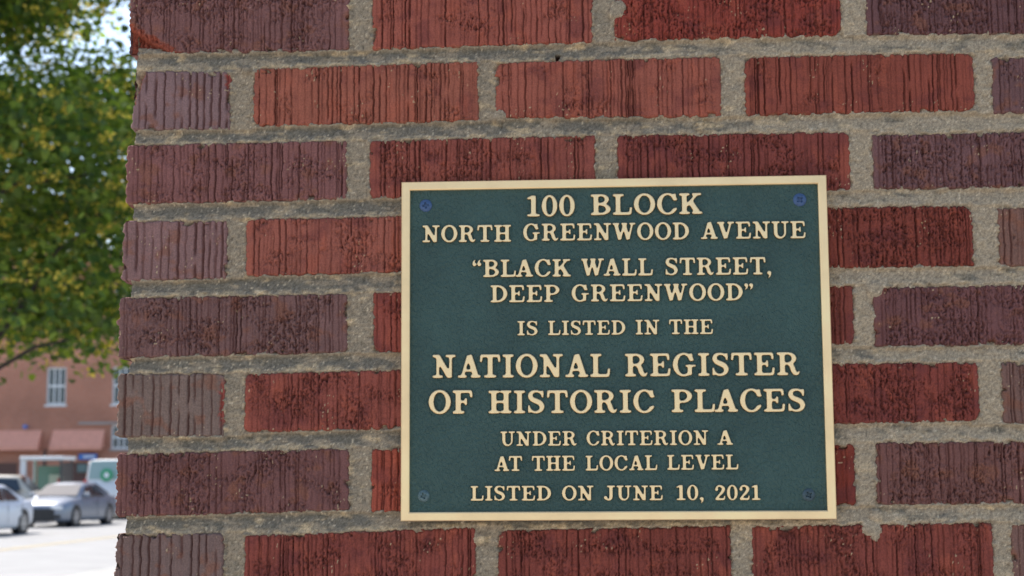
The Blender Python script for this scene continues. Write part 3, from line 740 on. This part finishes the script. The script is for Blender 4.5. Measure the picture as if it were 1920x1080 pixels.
mb = MB(); mb.cyl((-26.0+BX, -.30, 3.93), (-26.0+BX, -.002, 3.93), .10, .07); mb.build('wall_lamp', mat('blue_lamp_hood', (.12, .2, .5), .4), bld)
# shop doors under the awnings
for a in (-27.4, -24.2):
    m_ = MB(); m_.box(a+BX, a+BX+1.0, -.03, -.002, .15, 2.3); d_ = m_.build('door', mat('brown_door', (.12, .05, .035), .5), bld)
    m_ = MB(); m_.box(a+BX+.85, a+BX+.9, -.08, -.031, 1.0, 1.3); m_.build('handle', M_dark, d_)
# blue shop sign on brackets
M_sblue = mat('blue_sign_face', (.05, .20, .62), .4); M_swht = mat('white_lettering', (.75, .78, .82), .5)
sg = empty('wall_sign', (-23.1, FY-.03, 2.42), 0, 'small blue sign with a white band on the far brick wall left of the van', 'sign')
mb = MB(); mb.bbox(-.42, .42, -.16, -.06, 0, .27, .02); mb.build('sign_face', M_sblue, sg)
mb = MB(); mb.box(-.2, .34, -.164, -.161, .09, .19); mb.build('white_band', M_swht, sg)
mb = MB(); mb.box(-.3, -.26, -.06, .03, .1, .16); mb.box(.26, .3, -.06, .03, .1, .16); mb.build('bracket', M_dark, sg)
mb = MB(); mb.bbox(-.23, .23, -.16, 0, 0, .38, .02)
mt = empty('utility_box', (-23.35, FY-.002, 1.85), 0, 'grey green utility box on the far brick wall under the blue sign', 'utility box')
mb.build('cabinet', mat('grey_green_paint', (.13, .19, .18), .6), mt); m_ = MB(); m_.box(-.19, .19, -.17, -.161, .04, .34); m_.build('door', mat('grey_green_door', (.16, .22, .2), .6), mt)

# ------------------------------------------------------------------ bus shelter
M_alu = mat('pale_painted_metal', (.62, .64, .66), .4); M_sg = mat('green_tinted_glass', (.10, .22, .17), .1, spec=.6); M_sdark = mat('shelter_dark_panel', (.045, .05, .055), .4)
sh = empty('bus_shelter', (-21.83, 59.5, .15 if False else 0), 0, 'glass bus shelter with a flat pale roof behind the parked grey sedan', 'bus shelter')
sh.scale = (.82, 1, 1)
mb = MB(); mb.bbox(-1.15, 1.0, -.75, .75, 2.32, 2.47, .03); mb.build('roof', M_alu, sh)
for (x, y) in ((-1.0, -.62), (.85, -.62), (-1.0, .62), (.85, .62)):
    m_ = MB(); ww = .14 if x < 0 and y < 0 else .05
    m_.bbox(x-ww, x+ww, y-.05, y+.05, 0, 2.32, .01); m_.build('post', M_alu if x < 0 else M_sdark, sh)
mb = MB(); mb.box(-.85, .8, .60, .612, .3, 2.1); mb.build('back_glass', M_sg, sh)
mb = MB(); mb.box(.90, .912, -.55, .55, .3, 2.2); mb.build('side_panel', M_sdark, sh)
mb = MB(); mb.box(-.45, -.40, -.62, -.58, 0, 2.3); mb.build('mullion', mat('green_metal', (.05, .25, .13), .5), sh)
mb = MB(); mb.box(-.2, .5, .45, .56, .5, 1.75); pn_ = mb.build('poster_case', mat('pale_poster', (.45, .52, .40), .5), sh)
mb = MB(); mb.box(.22, .42, .444, .449, 1.35, 1.6); mb.build('red_patch', mat('red_print', (.6, .06, .05), .5), pn_)
mb = MB(); mb.box(-1.10, -.92, -.70, -.69, 1.25, 1.75); mb.build('notice', mat('red_notice', (.65, .12, .10), .5), sh)
mb = MB(); mb.bbox(-.8, .75, .1, .5, .42, .47, .01); mb.box(-.7, -.64, .15, .45, 0, .42); mb.box(.6, .66, .15, .45, 0, .42); mb.build('bench', M_alu, sh)

# ------------------------------------------------------------------ vehicles
M_tyre = mat('tyre_rubber', (.018, .018, .019), .85); M_rim = mat('alloy_rim', (.42, .42, .43), .35, metal=.7)
M_cglass = mat('car_glass', (.025, .035, .045), .05, spec=.9); M_vglass = mat('pale_reflective_glass', (.30, .40, .37), .2, spec=.8); M_lamp = mat('headlamp_glass', (.75, .78, .8), .1, spec=.9); M_red = mat('tail_lamp_red', (.55, .02, .02), .2)
M_blk = mat('black_trim', (.015, .015, .017), .45); M_amber = mat('amber_lens', (.7, .25, .03), .3)
def loft(name, secs, m, parent, smooth=True, close=True):
    """secs: list of rings (same length) -> tube with capped ends"""
    n = len(secs[0]); V = [p for s_ in secs for p in s_]; F = []
    for i in range(len(secs)-1):
        for j in range(n):
            k = (j+1) % n; F.append((i*n+j, (i+1)*n+j, (i+1)*n+k, i*n+k))
    F.append(tuple(range(n))); F.append(tuple((len(secs)-1)*n+j for j in range(n-1, -1, -1)))
    o = mk(name, V, F, m, parent, smooth)
    return o
def spl(pts, t_):
    ks = [p[0] for p in pts]
    return tuple(float(np.interp(t_, ks, [p[i] for p in pts])) for i in range(1, len(pts[0])))
def vehicle(name, label, loc, rz, L, W_, H_, paint, body, roofp, glassy, wheels, wr, belt, group=None, cat='car', face='sedan'):
    """front towards local -Y. body: (y, zlow, ztop, halfwidth); roofp: four (y,z) of the cabin: base front, top front, top rear, base rear"""
    root = empty(name, loc, rz, label, cat, group)
    secs = []; ys = np.linspace(body[0][0], body[-1][0], 34)
    for y in ys:
        zl, zt, hw = spl(body, y); mid = zl+(zt-zl)*.55; sh_ = .10*min(1, (zt-zl)/.4)
        R = [(-hw*.93, zl), (-hw*.99, zl+.10), (-hw, mid), (-hw*.975, zt-sh_*.8), (-hw*.90, zt-sh_*.15), (-hw*.6, zt+.015), (0, zt+.03)]
        ring = [(x, y, z) for x, z in R]+[(-x, y, z) for x, z in R[-2::-1]]
        secs.append(ring)
    loft('body', secs, paint, root)
    (y0, z0), (y1, z1), (y2, z2), (y3, z3) = roofp
    hwb = W_/2*.90; hwt = W_/2*.70 if face != 'van' else W_/2*.86
    def cab(y):
        z = float(np.interp(y, [y0, y1, (y1+y2)/2, y2, y3], [z0, z1, max(z1, z2)+.03, z2, z3])); f_ = (z-min(z0, z3))/max(max(z1, z2)-min(z0, z3), .1)
        return z, hwb+(hwt-hwb)*min(1, f_)
    secs = []
    for y in list(np.linspace(y0, y1, 7))+list(np.linspace(y1, y2, 8))[1:]+list(np.linspace(y2, y3, 7))[1:]:
        z, ht = cab(y); zb_ = min(z, min(z0, z3))-.08
        secs.append([(-hwb, y, zb_), (-(hwb*.3+ht*.7), y, zb_+(z-zb_)*.62), (-ht, y, z-.05), (-ht*.86, y, z+.0), (-ht*.4, y, z+.025), (ht*.4, y, z+.025), (ht*.86, y, z), (ht, y, z-.05), ((hwb*.3+ht*.7), y, zb_+(z-zb_)*.62), (hwb, y, zb_)])
    loft('cabin', secs, paint, root)
    # glass, set just proud of the cabin shell
    gm = M_cglass if face != 'van' else M_vglass
    def pane(nm, P, off):
        P = [Vector(p)+Vector(off) for p in P]; c = sum(P, Vector())/len(P)
        V = []; F = []; n_ = 5
        for i in range(n_+1):
            for j in range(n_+1):
                a = P[0].lerp(P[1], j/n_); b = P[3].lerp(P[2], j/n_); V.append(a.lerp(b, i/n_))
        for i in range(n_):
            for j in range(n_): k = i*(n_+1)+j; F.append((k, k+1, k+n_+2, k+n_+1))
        return mk(nm, [tuple(v) for v in V], F, gm, root, True)
    def cp(y, s_, zf, inset=.0):    # point on the cabin side
        z, ht = cab(y); zb_ = min(z, min(z0, z3))-.08
        zz = zb_+(z-zb_)*zf; hw_ = hwb+(ht-hwb)*zf
        return (s_*(hw_), y, zz)
    # windshield and rear glass
    a = .06; lerp = lambda p, q, t_: p+(q-p)*t_
    for nm, ya, za_, yb, zb_, sg_ in (('windshield', y0, z0, y1, z1, -1), ('rear_window', y3, z3, y2, z2, 1)):
        yA, zA = lerp(ya, yb, .10), lerp(za_, zb_, .10); yB, zB = lerp(ya, yb, .92), lerp(za_, zb_, .92)
        _, hA = cab(yA); _, hB = cab(yB)
        pane(nm, [(-hA*.90, yA, zA), (hA*.90, yA, zA), (hB*.90, yB, zB), (-hB*.90, yB, zB)], (0, sg_*.015, .042))
    for s_ in (-1, 1):
        ns = 2 if face != 'van' else 1
        ylo = lerp(y0, y1, .55); yhi = lerp(y3, y2, .55) if face != 'van' else lerp(y1, y2, .35)
        for q in range(ns):
            ya = lerp(ylo, yhi, q/ns+.02); yb = lerp(ylo, yhi, (q+1)/ns-.03)
            def top(y): z, ht = cab(y); return (s_*(ht+.012), y, z-.09)
            def bot(y): return (s_*(hwb-.006), y, belt+.03)
            ya2 = max(ya, lerp(y0, y1, .97)); yb2 = min(yb, lerp(y3, y2, .97)) if face != 'van' else yb
            pane('side_window', [bot(ya), bot(yb), top(yb2), top(ya2)], (s_*.016, 0, 0))
    # wheels: arch, tyre and rim
    for wy in wheels:
        _, _, hw = spl(body, wy)
        for s_ in (-1, 1):
            m_ = MB(); m_.cyl((s_*(hw-.24), wy, wr+.02), (s_*(hw+.004), wy, wr+.02), wr+.055, n=24); m_.build('wheel_arch', M_blk, root)
            m_ = MB(); m_.cyl((s_*(hw-.2), wy, wr), (s_*(hw-.01), wy, wr), wr, n=24); m_.cyl((s_*(hw-.01), wy, wr), (s_*(hw+.016), wy, wr), wr, wr*.86, n=24, cap=False)
            ty = m_.build('wheel', M_tyre, root)
            m_ = MB(); m_.cyl((s_*(hw-.02), wy, wr), (s_*(hw+.010), wy, wr), wr*.70, wr*.66, n=24); rm = m_.build('rim', M_rim, ty)
            m_ = MB()
            for k in range(5):
                t_ = 2*math.pi*k/5+.3; cx_, cz_ = wy+wr*.42*math.cos(t_), wr+wr*.42*math.sin(t_); m_.cyl((s_*(hw+.0105), cx_, cz_), (s_*(hw+.013), cx_, cz_), wr*.13, n=8)
            m_.build('rim_opening', M_blk, ty)
        # side furniture
    yf = body[0][0]; yr = body[-1][0]
    for s_ in (-1, 1):
        m_ = MB(); m_.bbox(min(s_*(hwb+.02), s_*(hwb+.22)), max(s_*(hwb+.02), s_*(hwb+.22)), lerp(y0, y1, .5)-.06, lerp(y0, y1, .5)+.06, belt+.02, belt+.17, .02); m_.build('mirror', paint, root)
        for q in ((.30, .66) if face != 'van' else (.12,)):
            y_ = lerp(lerp(y0, y1, .5), y3, q); _, _, hw = spl(body, y_); m_ = MB()
            m_.bbox(min(s_*(hw-.02), s_*(hw+.03)), max(s_*(hw-.02), s_*(hw+.03)), y_-.09, y_+.09, belt-.17, belt-.13, .008); m_.build('door_handle', paint, root)
            m_ = MB(); m_.box(min(s_*hw*.99, s_*(hw+.003)), max(s_*hw*.99, s_*(hw+.003)), y_+.22, y_+.228, .35, belt-.08); m_.build('door_seam', M_blk, root)
    hwf = body[1][3]; zf0, zf1 = body[1][1], body[1][2]
    for s_ in (-1, 1):
        m_ = MB(); m_.bbox(min(s_*hwf*.52, s_*hwf*.97), max(s_*hwf*.52, s_*hwf*.97), yf-.012, yf+.30, zf1-.17, zf1-.055, .02); m_.build('headlight', M_lamp, root)
        zr = body[-1][2]; m_ = MB(); hwr = body[-1][3]
        if face == 'van': m_.bbox(min(s_*hwr*.90, s_*hwr*1.0), max(s_*hwr*.90, s_*hwr*1.0), yr-.1, yr+.02, 1.05, 1.55, .02)
        else: m_.bbox(min(s_*hwr*.55, s_*hwr*1.01), max(s_*hwr*.55, s_*hwr*1.01), yr-.18, yr+.015, zr-.20, zr-.06, .02)
        m_.build('tail_light', M_red, root)
        m_ = MB(); m_.bbox(min(s_*hwf*.66, s_*hwf*.92), max(s_*hwf*.66, s_*hwf*.92), yf-.014, yf+.06, .30, .42, .01); m_.build('fog_light', M_blk, root)
    m_ = MB(); m_.bbox(-hwf*.70, hwf*.70, yf-.016, yf+.05, zf0+.03, zf1-.12, .03); m_.build('grille', M_blk, root)
    m_ = MB(); m_.box(-.25, .25, yr+.001, yr+.02, .62 if face != 'van' else .75, .78 if face != 'van' else .9); m_.build('licence_plate', mat('plate_white', (.6, .62, .65), .5), root)
    return root
def paint(nm, c, metal=0): return mat(nm, c, .42, metal=metal, spec=.5, coat=.35)
sed_body = [(-2.42, .30, .66, .62), (-2.33, .20, .76, .82), (-1.9, .18, .88, .91), (-1.0, .18, .97, .925), (.3, .18, .96, .93), (1.3, .18, .98, .925), (2.0, .22, 1.0, .89), (2.36, .30, .98, .80), (2.44, .40, .92, .68)]
sed_roof = [(-1.12, .95), (-.30, 1.40), (.75, 1.43), (1.95, .99)]
vehicle('parked_sedan', 'silver grey sedan parked nose towards us behind the white car', (-18.22, 51.50, 0), rad(-4), 4.88, 1.86, 1.45, paint('silver_blue_paint', (.25, .275, .32), .5), sed_body, sed_roof, 1, (-1.46, 1.40), .335, .96, 'cars parked along the far kerb')
vehicle('parked_sedan', 'white sedan parked ahead of the silver sedan at the left picture edge', (-17.86, 42.45, 0), rad(-3), 4.9, 1.86, 1.45, paint('white_paint', (.72, .73, .75)), sed_body, sed_roof, 1, (-1.46, 1.42), .335, .96, 'cars parked along the far kerb')
suv_body = [(-2.3, .38, .85, .70), (-2.2, .28, 1.0, .86), (-1.6, .26, 1.08, .93), (0, .26, 1.08, .94), (1.6, .26, 1.10, .94), (2.2, .30, 1.12, .90), (2.32, .42, 1.05, .80)]
vehicle('parked_suv', 'beige sport utility vehicle standing side on beyond the white sedan', (-22.75, 54.6, 0), rad(-82), 4.6, 1.9, 1.78, paint('beige_paint', (.52, .48, .40), 0), suv_body, [(-1.2, 1.05), (-.5, 1.68), (1.6, 1.70), (2.2, 1.10)], 1, (-1.4, 1.4), .37, 1.12, None, 'car')
van_body = [(-2.7, .45, .95, .80), (-2.6, .35, 1.12, .92), (-1.9, .32, 1.30, .99), (-1.2, .32, 1.45, 1.0), (2.6, .32, 1.45, 1.0), (2.68, .45, 1.42, .97)]
van = vehicle('parked_van', 'tall white van seen from behind with a green ring emblem on its rear', (-18.75, 61.0, 0), rad(176) if False else rad(-5), 5.4, 2.0, 2.35, paint('van_white_paint', (.75, .76, .76)), van_body, [(-1.75, 1.35), (-1.0, 2.28), (2.45, 2.30), (2.62, 1.42)], 1, (-1.7, 1.75), .36, 1.45, None, 'van', 'van')
van.rotation_euler.z = rad(180-8)
M_grn = mat('green_emblem', (.02, .30, .14), .4)
# emblem ring and yellow bollard
V = []; F = []
for k in range(32):
    t_ = 2*math.pi*k/32
    for r_ in (.11, .25): V += [(r_*math.cos(t_), 2.700, 1.72+r_*math.sin(t_)), (r_*math.cos(t_), 2.712, 1.72+r_*math.sin(t_))]
for k in range(32):
    a = 4*k; c = 4*((k+1) % 32); F += [(a+1, c+1, c+3, a+3), (a+3, c+3, c+2, a+2), (a, c, c+1, a+1)]
em = mk('ring_emblem', V, F, M_grn, van)
m_ = MB(); m_.cyl((0, 2.699, 1.72), (0, 2.708, 1.72), .109, n=24); m_.build('emblem_centre', M_swht, van)
mb = MB(); mb.box(-.98, .98, 2.60, 2.80, .42, .62); mb.build('rear_bumper', M_blk, van)
bo = empty('bollard', (-19.15, 57.0, 0), 0, 'yellow steel bollard standing behind the silver sedan, in front of the white van', 'bollard')
mb = MB(); mb.cyl((0, 0, 0), (0, 0, 1.25), .085, n=16); mb.cyl((0, 0, 1.25), (0, 0, 1.30), .085, .04, n=16); mb.build('post', mat('yellow_paint', (.65, .5, .08), .5), bo)
mb = MB(); mb.cyl((0, 0, 0.001), (0, 0, .03), .14, n=16); mb.build('base_ring', M_kerb, bo)

# ------------------------------------------------------------------ street tree
def leafmat(nm, c, tr):
    m = bpy.data.materials.new(nm); m.use_nodes = True; t = m.node_tree; b = t.nodes['Principled BSDF']; out = t.nodes['Material Output']
    a = t.nodes.new('ShaderNodeVertexColor'); a.layer_name = 'Col'
    b.inputs['Roughness'].default_value = .5; t.links.new(a.outputs[0], b.inputs['Base Color'])
    tl = t.nodes.new('ShaderNodeBsdfTranslucent'); mx = t.nodes.new('ShaderNodeMix'); mx.data_type = 'RGBA'; mx.blend_type = 'MULTIPLY'; mx.inputs[0].default_value = 1
    mx.inputs[7].default_value = (1.5, 1.55, .55, 1); t.links.new(a.outputs[0], mx.inputs[6]); t.links.new(mx.outputs[2], tl.inputs[0])
    ms_ = t.nodes.new('ShaderNodeMixShader'); ms_.inputs[0].default_value = tr
    t.links.new(b.outputs[0], ms_.inputs[1]); t.links.new(tl.outputs[0], ms_.inputs[2]); t.links.new(ms_.outputs[0], out.inputs[0])
    return m
M_leaf = leafmat('leaf', None, .58); M_bark = mat('bark', (.045, .034, .026), .9, noise=(12, .3), bump=(30, .8, .02))
TX, TY = -8.3, 15.0
tree = empty('street_tree', (TX, TY, .15), 0, 'leafy street tree with yellow seed clusters left of the near brick wall', 'tree')
rng = np.random.RandomState(8); RT = random.Random(8)
mb = MB(); mb.tube([(0, 0, 0), (.05, 0, .6), (.02, .03, 1.8), (.1, 0, 2.6), (.15, 0, 4.5), (.1, .1, 7.5), (0, 0, 9.3)], [.24, .18, .16, .15, .11, .06, .02], 12); mb.build('trunk', M_bark, tree, True)
tips = []
lims = []
for k in range(27):
    az = k*2.4+RT.uniform(-.3, .3); z0 = 2.95+k*.20; ln = (3.75-abs(k-8)*.07)*RT.uniform(.85, 1.05); rise = RT.uniform(.05, .45)+k*.03
    if k in (0, 4): az = -.25+.35*(k == 4)
    P = [(.12, 0, z0)]
    for q in range(1, 7):
        f_ = q/6; P.append((.12+math.cos(az)*ln*f_+RT.uniform(-.08, .08), math.sin(az)*ln*f_+RT.uniform(-.08, .08), z0+rise*ln*f_*(1.2-.5*f_)))
    R0 = .075-.0015*k
    m_ = MB(); m_.tube(P, [R0*(1-.85*q/6) for q in range(7)], 8)
    for q in range(1, 7):
        for _ in range(4):
            p = Vector(P[q]); a2 = az+RT.choice((-1, 1))*RT.uniform(.5, 1.3); l2 = RT.uniform(.5, 1.25)
            e_ = p+Vector((math.cos(a2)*l2, math.sin(a2)*l2, RT.uniform(-.22, .5))); md = p.lerp(e_, .5)+Vector((0, 0, .06))
            m_.tube([p, md, e_], [.022, .014, .005], 5); tips += [e_, md]
    m_.build('branch', M_bark, tree, True); tips.append(Vector(P[-1]))
for P, R_ in (([(.1, 0, 2.3), (1.8, -1.2, 2.3), (2.9, -2.4, 2.75), (3.25, -2.5, 3.15), (3.5, -2.45, 3.6), (3.75, -2.4, 3.8)], [.08, .045, .027, .022, .015, .008]),
              ([(.1, 0, 2.2), (1.7, -1.5, 2.1), (2.9, -2.6, 2.42), (3.4, -2.7, 2.68), (3.8, -2.7, 2.76)], [.07, .04, .022, .016, .008]),
              ([(.1, 0, 3.3), (1.8, -1.2, 3.9), (3.0, -2.3, 4.25), (3.9, -2.5, 4.3)], [.08, .045, .022, .01])):
    for p_ in P[2:]:
        for _ in range(8): tips.append(Vector(p_)+Vector((RT.gauss(0, .45), RT.gauss(.3, .7), abs(RT.gauss(0, .4))+.28)))
    m_ = MB(); m_.tube(P, R_, 8); m_.build('branch', M_bark, tree, True)
for _ in range(14): tips.append(Vector((RT.uniform(2.6, 3.9), RT.uniform(-1.8, 1.2), RT.uniform(5.0, 5.9))))
tips = np.array([tuple(p) for p in tips])
def leaves(cen, n, siz, spread, colf, flat=1.0, asp=.85):
    c = cen[rng.randint(0, len(cen), n)]+rng.normal(0, 1, (n, 3))*spread
    yaw = rng.rand(n)*2*np.pi; tilt = rng.normal(0, .6, n)+.35; s_ = siz*rng.uniform(.65, 1.25, n)
    d = np.stack([np.cos(yaw)*np.cos(tilt), np.sin(yaw)*np.cos(tilt), -np.sin(tilt)], -1)
    side = np.stack([-np.sin(yaw), np.cos(yaw), np.zeros(n)], -1); rl = rng.normal(0, .5, n)
    nn = np.cross(d, side); side = side*np.cos(rl)[:, None]+nn*np.sin(rl)[:, None]; nn = np.cross(d, side)
    s3 = s_[:, None]; w = s3*asp*.5
    pts = [c, c+d*s3*.30+side*w+nn*s3*.10, c+d*s3*.72+side*w*.7+nn*s3*.07, c+d*s3, c+d*s3*.72-side*w*.7+nn*s3*.07, c+d*s3*.30-side*w+nn*s3*.10]
    V = np.stack(pts, 1).reshape(-1, 3); b_ = np.arange(n)*6
    F = np.concatenate([np.stack([b_, b_+1, b_+2, b_+3], -1), np.stack([b_+3, b_+4, b_+5, b_], -1)])
    C = np.repeat(colf(n, c), 6, 0)
    return V, F, C
def gcol(n, c):
    a = np.array([.052, .100, .026]); b2 = np.array([.24, .30, .06]); k = np.clip(rng.rand(n)**1.6+.25*pn(c[:, 0]*1.5, c[:, 2]*1.5+c[:, 1], 91), 0, 1)[:, None]
    return (a*(1-k)+b2*k)*rng.uniform(.8, 1.2, (n, 1))
V, F, C = leaves(tips, 100000, .090, np.array([.30, .30, .22]), gcol)
o = mk('crown', V, F, M_leaf, tree, False, C); o['kind'] = 'stuff'
cc = tips[rng.randint(0, len(tips), 4200)]+rng.normal(0, 1, (4200, 3))*np.array([.3, .3, .2]); cc[:, 2] -= .04
V, F, C = leaves(cc, 62000, .048, np.array([.06, .06, .018]), lambda n, c: np.array([.70, .52, .12])*rng.uniform(.7, 1.25, (n, 1)), asp=.6)
o = mk('seed_clusters', V, F, M_leaf, tree, False, C); o['kind'] = 'stuff'
